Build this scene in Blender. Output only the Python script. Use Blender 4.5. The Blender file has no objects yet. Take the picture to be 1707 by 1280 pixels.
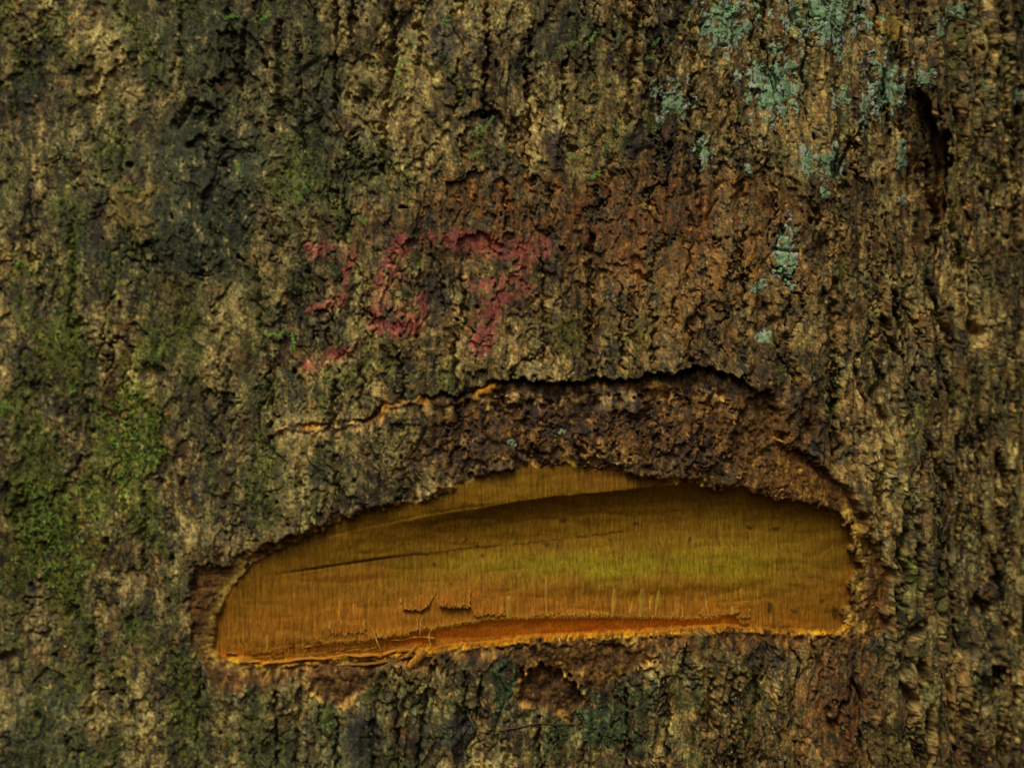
import bpy, math, random
import numpy as np

# ------------------------------------------------------------------ camera, light, exposure
scene = bpy.context.scene
Z0 = 1.30                      # height of the picture's centre above the trunk's foot
DIST = 0.62                    # camera to bark
MM = 0.001
PXM = 0.00025                  # one layout unit on the bark = 0.25 mm
cam_data = bpy.data.cameras.new("camera")
cam = bpy.data.objects.new("camera", cam_data)
scene.collection.objects.link(cam)
cam.location = (0.0, -DIST, Z0)
cam.rotation_euler = (math.radians(90), 0, 0)
cam_data.sensor_width = 36.0
cam_data.lens = 36.0 * DIST / (1707 * PXM)
cam_data.clip_start = 0.02
cam_data.clip_end = 200.0
cam_data.dof.use_dof = True
cam_data.dof.focus_distance = DIST + 0.030
cam_data.dof.aperture_fstop = 6.3
scene.camera = cam

SUN_EL, SUN_AZ = math.radians(52), math.radians(-16)      # azimuth measured from -Y (viewer's side) towards +X
world = bpy.data.worlds.new("World"); scene.world = world
world.use_nodes = True
wn = world.node_tree.nodes; wl = world.node_tree.links
sky = wn.new("ShaderNodeTexSky"); sky.sky_type = 'NISHITA'; sky.sun_disc = False
sky.sun_elevation = SUN_EL
sky.sun_rotation = math.radians(180) - SUN_AZ
sky.air_density = 1.0; sky.dust_density = 9.0; sky.ozone_density = 0.0
wl.new(sky.outputs[0], wn["Background"].inputs[0])
wn["Background"].inputs[1].default_value = 0.06
sun_data = bpy.data.lights.new("sun", 'SUN'); sun_data.energy = 1.5; sun_data.angle = math.radians(20)
sun_data.color = (1.0, 0.95, 0.76)
sun = bpy.data.objects.new("sun", sun_data); scene.collection.objects.link(sun)
sun.rotation_euler = (math.radians(90) - SUN_EL, 0, SUN_AZ)
scene.view_settings.view_transform = 'Standard'
scene.view_settings.look = 'None'
scene.view_settings.gamma = 1.0
scene.view_settings.use_curve_mapping = False
scene.view_settings.exposure = -0.06

rng = np.random.default_rng(7)
random.seed(7)

# ------------------------------------------------------------------ noise helpers
_ang = rng.random((256, 256)) * 2 * np.pi
_GX = np.cos(_ang).astype(np.float32).ravel(); _GY = np.sin(_ang).astype(np.float32).ravel()

def perlin(x, y):
    x = np.asarray(x, np.float32); y = np.asarray(y, np.float32)
    xi = np.floor(x); yi = np.floor(y)
    fx = x - xi; fy = y - yi
    xi = xi.astype(np.int32) & 255; yi = yi.astype(np.int32) & 255
    x1 = (xi + 1) & 255; y1 = (yi + 1) & 255
    u = fx*fx*fx*(fx*(fx*6-15)+10); v = fy*fy*fy*(fy*(fy*6-15)+10)
    def g(a, b, dx, dy):
        k = a*256 + b
        return _GX[k]*dx + _GY[k]*dy
    n00 = g(xi, yi, fx, fy); n10 = g(x1, yi, fx-1, fy)
    n01 = g(xi, y1, fx, fy-1); n11 = g(x1, y1, fx-1, fy-1)
    a = n00 + u*(n10-n00); b = n01 + u*(n11-n01)
    return (a + v*(b-a)) * 3.6          # about one sigma

def fbm(x, y, octs=4, gain=0.5, off=0.0, ridged=False):
    t = 0; amp = 1.0; tot = 0; f = 1.0
    for k in range(octs):
        n = perlin(x*f + off + 17.3*k, y*f + off*1.7 + 31.1*k)
        if ridged: n = 1.0 - 1.2*np.abs(n)
        t = t + amp*n; tot += amp*amp; amp *= gain; f *= 2.03
    return t / math.sqrt(tot)

def hash2(ix, iy, seed=0):
    h = (ix.astype(np.int64)*374761393 + iy.astype(np.int64)*668265263 + seed*974634777) & 0xFFFFFFFF
    h = ((h ^ (h >> 13)) * 1274126177) & 0xFFFFFFFF
    h = ((h ^ (h >> 16)) * 2246822519) & 0xFFFFFFFF
    return ((h ^ (h >> 15)) & 0xFFFFFF).astype(np.float32) / 16777216.0

def voronoi(x, y, seed=0, jit=0.9):
    xi = np.floor(x).astype(np.int32); yi = np.floor(y).astype(np.int32)
    f1 = np.full(x.shape, 9.0, np.float32); f2 = f1.copy()
    idx = np.zeros(x.shape, np.int32); idy = idx.copy()
    ox = np.zeros(x.shape, np.float32); oy = ox.copy()
    for a in (-1, 0, 1):
        for b in (-1, 0, 1):
            cx = xi + a; cy = yi + b
            sx = cx + 0.5 + jit*(hash2(cx, cy, seed)-0.5); sy = cy + 0.5 + jit*(hash2(cx, cy, seed+1)-0.5)
            dx = x - sx; dy = y - sy
            d = np.sqrt(dx*dx + dy*dy).astype(np.float32)
            near = d < f1
            f2 = np.where(near, f1, np.minimum(f2, d))
            f1 = np.where(near, d, f1)
            idx = np.where(near, cx, idx); idy = np.where(near, cy, idy)
            ox = np.where(near, dx, ox); oy = np.where(near, dy, oy)
    return f1, f2, idx, idy, ox, oy

def sm(a, b, x):
    t = np.clip((x - a) / (b - a), 0, 1)
    return t*t*(3-2*t)

def gauss(cx, cy, rx, ry, X, Y):
    return np.exp(-(((X-cx)/rx)**2 + ((Y-cy)/ry)**2))

def curve(pts, X):
    p = np.array(pts, np.float32)
    return np.interp(X, p[:, 0], p[:, 1]).astype(np.float32)

def sdist_poly(pts, X, Y, pad=90):
    """signed distance (negative inside), exact within the padded box, large outside"""
    p = np.array(pts, np.float32)
    out = np.full(X.shape, 999.0, np.float32)
    box = (X > p[:, 0].min()-pad) & (X < p[:, 0].max()+pad) & (Y > p[:, 1].min()-pad) & (Y < p[:, 1].max()+pad)
    x = X[box]; y = Y[box]
    d = np.full(x.shape, 1e9, np.float32); ins = np.zeros(x.shape, bool)
    n = len(p)
    for i in range(n):
        a = p[i]; b = p[(i+1) % n]; e = b-a
        t = np.clip(((x-a[0])*e[0] + (y-a[1])*e[1]) / (e @ e), 0, 1)
        d = np.minimum(d, np.hypot(x-a[0]-t*e[0], y-a[1]-t*e[1]))
        if a[1] != b[1]:
            c = ((a[1] > y) != (b[1] > y)) & (x < (b[0]-a[0])*(y-a[1])/(b[1]-a[1]) + a[0])
            ins ^= c
    out[box] = np.where(ins, -d, d)
    return out

def dist_line(pts, X, Y, pad=40):
    p = np.array(pts, np.float32)
    out = np.full(X.shape, 999.0, np.float32)
    box = (X > p[:, 0].min()-pad) & (X < p[:, 0].max()+pad) & (Y > p[:, 1].min()-pad) & (Y < p[:, 1].max()+pad)
    x = X[box]; y = Y[box]; d = np.full(x.shape, 1e9, np.float32)
    for a, b in zip(p[:-1], p[1:]):
        e = b-a
        t = np.clip(((x-a[0])*e[0] + (y-a[1])*e[1]) / (e @ e + 1e-9), 0, 1)
        d = np.minimum(d, np.hypot(x-a[0]-t*e[0], y-a[1]-t*e[1]))
    out[box] = d
    return out

# ------------------------------------------------------------------ the trunk's cross-section (closed loop)
s_pts = np.array([-.40, -.33, -.28, -.20, 0.0, .10, .19, .27, .34, .42])
th_pts = np.radians(np.array([-35, -12, 0, 7, 12, 19, 31, 42, 55, 75]))
ss = np.linspace(-.40, .42, 8001)
th = np.interp(ss, s_pts, th_pts)
k = np.ones(401)/401
th = np.convolve(np.pad(th, 200, mode='edge'), k, mode='valid')
ds = ss[1]-ss[0]
xs = np.cumsum(np.cos(th))*ds; ys = np.cumsum(np.sin(th))*ds
i0 = np.argmin(np.abs(ss)); xs -= xs[i0]; ys -= ys[i0]
depth = ys + DIST
F = DIST / PXM
px_tab = 853.5 + xs/depth*F
vis = np.argmax(px_tab) if np.argmax(px_tab) > i0 else len(ss)-1
PITCH = 1707/1024
pxc = np.arange(-60, 1767, PITCH)
s_fine = np.interp(pxc, px_tab[:vis], ss[:vis])
def grow(start, end, d0, rate=1.12, dmax=0.02):
    out = []; s = start; d = d0
    while abs(end-s) > d:
        s += d*np.sign(end-start); d = min(d*rate, dmax); out.append(s)
    return np.array(out)
s_left = grow(s_fine[0], ss[0], s_fine[1]-s_fine[0])[::-1]
s_right = grow(s_fine[-1], ss[-1], s_fine[-1]-s_fine[-2])
s_front = np.concatenate([s_left, s_fine, s_right])
xf = np.interp(s_front, ss, xs); yf = np.interp(s_front, ss, ys); tf = np.interp(s_front, ss, th)
nb = 48                                    # the far side of the trunk
P0 = np.array([xf[-1], yf[-1]]); T0 = np.array([math.cos(tf[-1]), math.sin(tf[-1])])
P3 = np.array([xf[0], yf[0]]); T3 = np.array([math.cos(tf[0]), math.sin(tf[0])])
tt = np.linspace(0, 1, nb+2)[1:-1][:, None]
A = P0 + T0*0.62; B = P3 - T3*0.62
back = (1-tt)**3*P0 + 3*(1-tt)**2*tt*A + 3*(1-tt)*tt**2*B + tt**3*P3
bx_, by_ = back[:, 0], back[:, 1]
cx_all = np.concatenate([xf, bx_]); cy_all = np.concatenate([yf, by_])
s_all = np.concatenate([s_front, s_front[-1] + np.cumsum(np.full(nb, 0.03))])
tx = np.roll(cx_all, -1) - np.roll(cx_all, 1); ty = np.roll(cy_all, -1) - np.roll(cy_all, 1)
ln = np.hypot(tx, ty); nx_ = ty/ln; ny_ = -tx/ln     # outward normal
NC = len(cx_all); NF = len(s_front)

z_fine = np.arange(0.200, -0.200, -0.00046)
z_up = 0.200 + np.abs(grow(0, 1.0, 0.0005, 1.12, 0.04))[::-1]
z_dn = -0.200 - np.abs(grow(0, 1.1, 0.0005, 1.12, 0.04))
zc = np.concatenate([z_up, z_fine, z_dn, [-Z0]])
NR = len(zc)

U = np.broadcast_to((s_all/PXM + 853.5).astype(np.float32), (NR, NC)).copy()
V = np.broadcast_to((640 - zc/PXM).astype(np.float32)[:, None], (NR, NC)).copy()
dcol = cy_all + DIST
front = np.zeros(NC, bool); front[:NF] = True; front &= dcol > 0.3
PX1 = np.where(front, 853.5 + cx_all/dcol*F, 9000.0).astype(np.float32)
PX = np.broadcast_to(PX1, (NR, NC)).copy()
PY = (640 - (zc[:, None]/np.where(front, dcol, 1.0)[None, :])*F).astype(np.float32)
far = np.where((PX < -150) | (PX > 1850) | (PY < -120) | (PY > 1400), 1.0, 0.0)

# vertical features lean a little towards the lower right on the right-hand side
Ul = U - 0.07*(V-640)*sm(1050, 1750, U)
wx = fbm(Ul/60, V/80, 4, off=3.1); wy = fbm(Ul/60, V/80, 4, off=9.4)
wx2 = fbm(Ul/14, V/16, 3, off=5.7); wy2 = fbm(Ul/14, V/16, 3, off=2.2)
PXw = PX + 5*wx + 3.2*wx2; PYw = PY + 4*wy + 3.2*wy2      # ragged outlines

# ------------------------------------------------------------------ outlines of the blaze, layout units on the bark
WOOD = [(352,1082),(358,1030),(375,990),(405,950),(445,925),(500,905),(545,878),(600,856),(680,838),(745,828),
        (768,800),(830,786),(880,776),(960,780),(1040,786),(1100,803),(1180,812),(1240,816),(1290,834),(1340,842),
        (1372,852),(1404,862),(1426,884),(1420,912),(1430,940),(1414,968),(1426,996),(1410,1022),(1418,1044),(1400,1054),(1300,1052),(1232,1047),(1160,1050),
        (1000,1060),(850,1070),(790,1076),(700,1086),(600,1095),(500,1103),(430,1106),(365,1098)]
OUTER = [(340,1112),(306,1065),(310,1020),(318,978),(332,952),(385,944),(402,926),(450,905),(505,888),(545,862),(600,847),
         (680,830),(738,820),(762,793),(830,777),(880,768),(960,772),(1040,778),(1100,796),(1180,805),(1262,806),
         (1290,768),(1330,766),(1385,800),(1425,842),(1440,880),(1452,930),(1484,962),(1478,1040),(1442,1066),
         (1300,1068),(1160,1066),(1000,1078),(850,1088),(760,1096),(600,1112),(480,1122),(430,1140),(370,1138)]
KERF = [(430,722),(500,706),(560,700),(610,690),(670,662),(720,656),(760,652),(800,640),(850,630),(920,630),(980,628),
        (1040,628),(1100,622),(1160,606),(1200,618),(1240,634),(1275,660)]
TOPW = [(400,945),(445,925),(500,905),(545,878),(600,856),(680,838),(745,828),(768,800),(830,786),(880,776),(960,780),
        (1040,786),(1100,803),(1180,812),(1240,816),(1290,834)]
SCOOP = [(350,990),(440,930),(560,893),(700,862),(800,846),(900,829),(1060,813),(1160,806),(1250,808),(1330,828),(1420,850)]
STRIP_T = [(430,1094),(510,1079),(600,1074),(690,1059),(735,1051),(770,1045),(792,1042),(800,1038),(850,1036),(1000,1033),(1130,1036),(1195,1037),(1205,1031),(1232,1025),(1236,1046),(1420,1052)]
STRIP_B = [(430,1096),(510,1087),(600,1085),(690,1075),(735,1070),(790,1070),(850,1067),(1000,1059),(1130,1049),(1195,1045),(1205,1046),(1232,1045),(1236,1048),(1420,1054)]
LOSS = [(862,1088),(985,1072),(1092,1072),(1086,1094),(1040,1128),(1002,1150),(966,1140),(974,1180),(942,1200),(915,1192),(866,1168),(858,1120)]
PIT = [(866,1122),(900,1112),(960,1130),(972,1178),(940,1196),(915,1188),(868,1166)]
SCAR = [(498,1110),(560,1104),(622,1104),(616,1132),(596,1158),(566,1176),(538,1172),(512,1148)]
HOLLOW = [(1504,138),(1540,158),(1566,200),(1588,245),(1592,292),(1574,325),(1566,400),(1548,430),(1530,420),(1526,340),(1514,260),(1496,190)]
HOLLOW2 = [(1625,1122),(1660,1112),(1652,1150),(1650,1205),(1640,1205),(1640,1150)]
LEDGE_R = [(1232,690),(1275,640),(1290,690),(1302,745),(1360,765),(1405,810),(1440,860),(1425,880),(1390,850),(1290,832),(1235,815),(1215,760)]

rg0 = 1 + 1.3*sm(1330, 1400, PX) + 0.9*(1-sm(700, 900, PY))*0 + 1.0*(PY < 900)
sdW = sdist_poly(WOOD, PX + rg0*(1.5*wx + 1.6*wx2), PY + (PY < 1000)*rg0*(1.6*wy + 1.5*wy2) + (PY >= 1000)*(1.0*wy + 1.0*wy2))
sdO = sdist_poly(OUTER, PX + 9*wx + 2*wx2, PY + 8*wy + 2*wy2)
sdL = sdist_poly(LOSS, PXw, PYw); sdP = sdist_poly(PIT, PXw, PYw); sdS = sdist_poly(SCAR, PXw, PYw)
sdH = sdist_poly(HOLLOW, PX+9*wx+1.5*wx2, PY+6*wy); sdH2 = sdist_poly(HOLLOW2, PXw, PYw); sdR = sdist_poly(LEDGE_R, PXw, PYw)
is_wood = sdW < 0

# ------------------------------------------------------------------ bark relief in millimetres
tilt = sm(1050, 1650, PX)                                   # the side that turns away: coarser ridges
leftm = 1 - sm(250, 650, PX)                                # the smoother mossy side
wide = 112.0
pf1, pf2, pix, piy, pox, poy = voronoi((Ul + 16*wx + 2*wx2)/wide, (V + 40*wy + 6*wy2)/235.0, 11)
pedge = pf2 - pf1
pr = hash2(pix, piy, 5)
vert = np.abs(pox)/(np.abs(pox)+np.abs(poy)+1e-6)           # side borders of a plate, not its ends
h = 2.0*fbm(U/420, V/600, 2, off=1.3)
h += (pr-0.5)*2.0 + 1.0*pox*(hash2(pix, piy, 6)-0.5)*2
fiss = sm(-0.5, 0.7, fbm(Ul/90, V/260, 2, off=8.8)) * sm(0.25, 0.6, vert)
h -= (4.6 + 1.6*tilt) * fiss * np.exp(-(pedge/0.020)**2)
# furrows between flat ridges, closer together on the side that turns away
calm = sm(-0.2, 1.1, fbm(U/75, V/95, 3, off=15.5))          # quiet faces and crumbly places
fur = fbm((Ul + 9*wx + 0.8*wx2)/66, V/480, 2, off=4.4)
fmask = np.clip(0.45 + 0.8*tilt - 0.3*leftm, 0, 1)*sm(-0.7, 0.5, fbm(Ul/50, V/150, 2, off=4.9))
h -= (4.0 + 5.0*tilt)*fmask*np.exp(-(fur/(0.10+0.06*tilt))**2)
h += (0.35+1.0*tilt)*fbm(Ul/34, V/330, 2, off=4.7) + (0.22+0.3*tilt)*fbm(Ul/11, V/95, 3, off=4.2)
# layers of cork peeled away: flat faces with sharp edges
n = fbm((Ul+8*wx+4*wx2)/78, (V+16*wy+5*wy2)/210, 3, off=6.6)*1.1
fr = n - np.floor(n)
terr = 1.15*(np.floor(n) + sm(0.0, 0.07, fr)*0.8 + 0.2*fr)
n = fbm((Ul+4*wx2)/30, (V+6*wy2)/75, 2, off=16.6)*1.1
fr = n - np.floor(n)
terr2 = 0.28*(np.floor(n) + sm(0.0, 0.10, fr)*0.8)*sm(-0.3, 0.8, fbm(U/110, V/110, 2, off=17.0))
terr *= (1-0.35*leftm)
h += terr + terr2
# flakes, lower edge lifted
f1, f2, ix, iy, ox, oy = voronoi((Ul + 16*wx + 6*wx2)/58, (V + 30*wy + 8*wy2)/130, 21)
r1 = hash2(ix, iy, 23); r2 = hash2(ix, iy, 24); r3 = hash2(ix, iy, 25)
m = sm(-0.2, 0.8, fbm(U/120, V/140, 2, off=21))
flk = 0.8*m*((r1-0.5)*1.5 + oy*(0.5+0.9*r2) + ox*(r3-0.5)*1.2)
FLT = (r1-0.5) + 0.5*(pr-0.5)
h += flk
lump = fbm(U/19, V/36, 3, off=14.2)
h += (0.04 + 0.11*calm)*lump
fine = fbm(U/6.5, V/7.5, 3, gain=0.62, off=20.5)
h += (0.025 + 0.075*calm)*fine
# pores and small holes
po = fbm(U/9, V/11, 2, off=25.1)
h -= 1.4*calm*sm(1.6, 2.2, po)
big = fbm(U/26, V/30, 2, off=29.9)
h -= 4.5*sm(1.85-0.3*tilt, 2.15, big)
hsag = np.clip(terr + flk, -3, 3.5)
# named cracks
CRACKS = [([(806,-20),(812,60),(806,130),(806,195)],3,4.0),([(658,-20),(650,130),(640,200),(636,290)],4,3.6),([(590,-10),(586,60)],3,3),
          ([(1066,-20),(1055,100),(1050,150),(1046,205)],4,4.0),([(1152,40),(1155,120),(1149,215)],3,3),([(986,392),(981,440),(985,500),(976,612)],4,4.4),
          ([(405,40),(398,150)],3,3.5),([(464,40),(462,190)],4,2.8),([(662,590),(671,625),(671,662)],3,3.6),([(722,1100),(708,1180),(695,1280)],3,4.0),
          ([(802,1125),(798,1200)],3,2.8),([(1140,1072),(1143,1108)],3,3),([(808,692),(804,760)],3,3.2),([(1392,470),(1384,560),(1388,650),(1384,780)],5,4.6),
          ([(1330,420),(1290,415)],3,2),([(1470,530),(1480,570),(1496,590)],4,4),([(1486,465),(1498,530),(1512,570)],3,3.5),([(1556,520),(1585,570)],5,4.5),
          ([(1545,740),(1562,790),(1585,810)],5,4.5),([(1632,700),(1640,760)],4,4),([(640,1130),(622,1215),(628,1280)],7,2.6),([(500,1150),(494,1280)],5,2.4),
          ([(1590,380),(1602,470)],4,4),([(1690,210),(1694,420)],5,5),([(1540,-20),(1535,60)],4,4),([(1660,-10),(1672,60)],5,4),
          ([(1660,820),(1680,950)],4,4),([(1520,850),(1525,1010)],4,3.5),([(1490,900),(1500,1010)],4,3.5),([(1580,1180),(1590,1280)],5,3.5),
          ([(1186,1130),(1180,1220)],4,3),([(1256,1130),(1262,1180)],4,3),([(840,1250),(846,1290)],4,2),([(558,760),(556,810)],3,2.6),([(424,430),(430,560)],3,2.4),
          ([(290,215),(320,170),(350,180)],5,3.0),([(1060,455),(1080,470)],4,2.5),([(1122,500),(1124,540)],4,3.5),([(735,450),(738,520)],2,2),([(770,460),(775,540)],3,3.2)]
rc_ = random.Random(12)
for x_, ya, yb in [(560,0,180),(700,20,110),(760,100,190),(880,60,230),(940,90,200),(1100,60,190),(1165,225,330),(1218,120,260),(905,430,600),(1035,480,612),(1088,520,618),(1150,545,606),(600,615,690),(556,630,700),
                   (760,560,645),(900,1212,1285),(1045,1150,1280),(1112,1125,1270),(1218,1120,1275),(460,1150,1270),(560,1195,1285),(662,1140,1285),(772,1120,1215),(500,60,250),(840,300,380),(1240,380,520),(1310,500,620),
                   (300,20,150),(200,180,300),(240,820,980),(150,1050,1200),(330,1150,1280),(380,600,720),(120,380,560)]:
    k_ = max(3, int((yb-ya)/30)); CRACKS.append(([(x_ + rc_.uniform(-4, 4), ya+(yb-ya)*i_/k_) for i_ in range(k_+1)], rc_.uniform(1.8, 3.0), rc_.uniform(2.2, 3.8)*(0.6 if x_ < 420 else 1)))
for pts, w, dep in CRACKS:
    d = dist_line(pts, PX + 3*wx2, PY)
    h -= 1.35*dep*np.exp(-(d/w)**2)
HOLES = [(1238,322,14,13,5),(1345,1018,4,4,1),(1405,312,9,8,4),(1350,368,6,6,3),(1300,445,6,5,2.5),(1508,25,6,6,4),(1660,85,9,7,4),(1495,210,8,14,5),
         (1440,210,6,8,3),(960,248,6,8,4),(1558,690,7,12,5),(1618,745,9,16,5),(1690,790,12,7,4),(1300,722,10,7,5),(1565,915,10,9,5),(1636,1012,11,17,7),
         (1680,1045,8,16,6),(1522,1045,14,12,6),(1120,45,8,10,3),(340,200,14,9,3.5),(440,100,11,9,4),(600,165,20,12,3),(1640,885,6,10,4),(1195,310,6,6,2),
         (1060,435,14,12,2.2),(1155,535,18,10,3),(1430,225,5,6,3),(130,540,18,9,2),(250,620,22,16,2.5),(35,840,16,20,2),(115,1015,8,12,3),(15,1095,18,10,3),(345,972,20,18,2.6),(352,947,26,4,3.0),(370,1108,26,4,2.5),(400,1122,30,5,2.4)]
for cx, cy, rx, ry, dep in HOLES:
    d = np.sqrt(((PXw-cx)/rx)**2 + ((PYw-cy)/ry)**2)
    h -= dep*(1-sm(0.55, 1.25, d))
hol = 22*(1-sm(-11, 3, sdH)) * (0.25+0.75*sm(1515, 1560, PX+6*wx)) + 18*(1-sm(-7, 3, sdH2))

# flaked-off places round the blaze
rough = 0.55*lump + 0.22*fine + 0.7*fbm(U/40, V/30, 3, off=33.0)
yk = curve(KERF, PX) + 2.5*wy + 2.5*wy2
yt = curve(TOPW, PX)
q = np.clip((PY-yk)/np.maximum(yt-yk, 20), -1, 2)
inx = sm(425, 470, PX)*(1-sm(1235, 1290, PX))
band = inx*sm(0.0, 3.0, PY-yk)*(q < 1.3)*1.0                # between the upper cut and the wood
shaved = band*sm(660, 780, PX + 18*wx)*(1-sm(1180, 1290, PX))
below = PY - yk
ledgew = curve([(430,9),(600,16),(700,22),(850,30),(1000,38),(1290,50)], PX)*(1+0.25*wx)
kd = curve([(425,1.0),(520,1.8),(660,2.4),(900,2.2),(1180,2.8),(1290,1.2)], PX)*(0.75+0.3*wx)
slit = curve([(425,0),(500,1.0),(640,3.2),(900,3.8),(1180,5.0),(1240,2),(1290,0)], PX)*np.exp(-((PY-yk-4)/curve([(425,3),(900,4),(1180,6),(1290,4)], PX))**2)*sm(-1.0, 0.4, wx+0.7*wx2+0.6)
f1, f2, ix, iy, ox, oy = voronoi((Ul + 26*wx + 8*wx2)/70, (V + 16*wy + 8*wy2)/34, 71)
lay = (hash2(ix, iy, 72)-0.5)*3.4 - oy*1.8*hash2(ix, iy, 73) + ox*(hash2(ix, iy, 74)-0.5)*2.0 - 2.2*np.exp(-((f2-f1)/0.06)**2)*sm(-0.3, 0.6, wx)
layt = hash2(ix, iy, 75)
hb = h*0.35 - 1.2 + 0.45*rough + lay
hb = hb*(shaved) + (h*0.9-0.4)*(1-shaved)
hb = hb - 1.2*shaved*(1-sm(0.3, 0.75, q))
led = 1-sm(0.55, 1.0, below/ledgew)
hb = hb*(1-led) + led*(-kd + 2.4*np.clip(below/ledgew, 0, 1) + 0.5*rough)
h = h*(1-band) + (hb-slit)*band
lip = inx*np.exp(-np.clip(-below, 0, 99)/16)*(below < 0)
h += 0.5*lip
for sd, dep, e in ((sdL, 2.2, 3), (sdP, 7.5, 3), (sdS, 1.4, 4), (sdR, 3.0, 7)):
    mk = 1-sm(-e, 2, sd)
    h = h*(1-mk) + mk*(h*0.35 - dep + 0.75*rough)
# ring of inner bark round the wood
mo = 1-sm(-6, 3, sdO)
hring = -1.5 + 0.5*rough + 0.55*lay - 1.2*(1-sm(2, 26, sdW))
h = h*(1-mo) + mo*np.minimum(hring, h*0.4-0.7)
hbark = h.copy()

# the cut wood: a scoop with a sharp upper brow, a face, and an undercut strip at the foot
ye = curve(SCOOP, PX) + 1.0*wy
t = PY - ye
grain = fbm(U/2.6, V/70, 3, off=41.0)
hw = -3.3 + 0.05*grain
samp = 3.2 + 6.8*sm(430, 760, PX) - 3.2*sm(1250, 1420, PX)
sw = 1.2 + 30*(1-sm(480, 860, PX)); tp = sw*np.logaddexp(0, t/sw)
hw = hw - samp*(1-np.exp(-tp/(25 + 14*(1-sm(430, 700, PX)))))
hw += 0.45*samp*sm(62, 170, t)
stepy = curve([(350,975),(540,948),(620,937),(780,917),(900,907),(1060,886),(1250,878),(1420,870)], PX)
hw += 0.42*(1-sm(0, 3, PY-stepy+0.8*wy2))*sm(420, 540, PX)*(1-sm(1040, 1120, PX))*(t > 0)
facet = fbm(U/150, V/34, 2, off=42.0)
hw += 0.30*(np.abs(facet) - 0.6)*sm(380, 480, PX) + 0.10*fbm(U/5, V/60, 2, off=43.0)
hw -= 0.8*np.exp(-((PY-stepy)/2.0)**2)*sm(430, 520, PX)*(1-sm(640, 700, PX))
chop = curve([(350,985),(900,968),(1420,962)], PX)
hw += 0.25*np.sin((PY-chop)/7.0 + wy)*np.exp(-((PY-chop)/60)**2)*sm(700, 900, PX)
st = curve(STRIP_T, PX) + 0.8*wy2 - (1-sm(720, 830, PX))*(3.0*np.abs(fbm(U/20, V*0, 2, off=7.1)) + 9*sm(0.1, 0.4, fbm(U/38, V*0, 1, off=9.1))*(1-sm(560, 640, PX))); sb = curve(STRIP_B, PX)
instrip = np.clip((PY-st)/np.maximum(sb-st, 2), 0, 1)
wstrip = np.clip((sb-st)/26, 0.12, 1.3)
hw += 1.2*np.exp(-np.clip(st-PY, 0, 99)/10)*(PY < st)*sm(480, 560, PX)*(1-sm(1240, 1260, PX))
hw -= 3.0*wstrip*instrip*(PY >= st)
hw += (0.05*fine + 0.06*fbm(U/30, V/18, 2, off=3))*(1-instrip)
h = np.where(is_wood, hw, h)
step_edge = sm(0, 4, sdW)
h = np.where(is_wood, h, h*step_edge + np.minimum(h, -3.0)*(1-step_edge))
# bark lip under the blaze
lipb = sm(-0.8, 0.8, wx2 + 0.6*wx)*np.exp(-((sdW-6)/4.0)**2)*(PY > 1040)*(~is_wood)*sm(340, 420, PX)*(1-sm(1420, 1460, PX))
h += 1.3*lipb
h *= (1 - 0.0*far)

# ------------------------------------------------------------------ colour of the bark and wood (albedo)
def C(*a): return np.array(a, np.float32)
m_big = fbm(U/150, V/190, 3, off=50.1)
m_mid = fbm(U/24, V/52, 4, gain=0.6, off=51.7)
m_sml = fbm(U/9, V/15, 3, gain=0.65, off=53.3)
m_alt = fbm(U/36, V/75, 4, gain=0.6, off=57.9)
m_grn = fbm(U/60, V/120, 4, gain=0.6, off=61.1)
col = np.empty((NR, NC, 3), np.float32)
col[:] = C(.135, .108, .045)
def mix(mask, c):
    global col
    mk = np.clip(mask, 0, 1)[..., None].astype(np.float32)
    col = col*(1-mk) + np.asarray(c, np.float32)*mk
m_tin = fbm(U/4.2, V/4.8, 2, gain=0.7, off=54.4)
tone = 0.50*m_mid + 0.55*m_sml + 0.40*m_tin + 0.35*m_big + 0.7*FLT
mix(sm(0.0, 0.9, tone)*0.95, C(.265, .215, .088))
mix(sm(1.1, 2.1, tone + 0.3*m_alt)*0.85, C(.42, .35, .175))
mix(sm(0.0, 0.9, -tone)*0.9, C(.052, .040, .021))
mix(sm(0.9, 1.9, -tone-0.2*m_alt)*0.8, C(.022, .019, .014))
mix(sm(0.3, 1.5, m_alt+0.4*m_sml)*0.5, C(.17, .088, .030))        # rust tint
mix(sm(0.6, 1.8, -m_alt+0.4*m_sml)*0.5, C(.12, .115, .075))         # grey
h_r = fbm(U/13, V/15, 3, gain=0.6, off=101.0); h_g = fbm(U/12, V/14, 3, gain=0.6, off=103.0); h_p = fbm(U/15, V/18, 3, gain=0.6, off=105.0)
mix(sm(0.7, 1.7, h_r)*(0.45+0.25*sm(650, 1100, PX)), C(.25, .125, .040))
mix(sm(1.5, 2.3, h_r + 0.4*m_tin)*0.6*sm(400, 900, PX), C(.46, .29, .10))
mix(sm(0.4, 1.5, h_p)*0.6, C(.060, .050, .044))
mix(sm(0.8, 1.8, h_g)*0.45, C(.10, .125, .045))
mix(sm(1.3, 2.2, h_g + 0.5*m_tin)*0.5, C(.22, .25, .12))
mix(0.30*sm(700, 1200, PX + 60*m_big)*sm(-0.8, 0.8, m_alt), C(.17, .092, .036))
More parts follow.
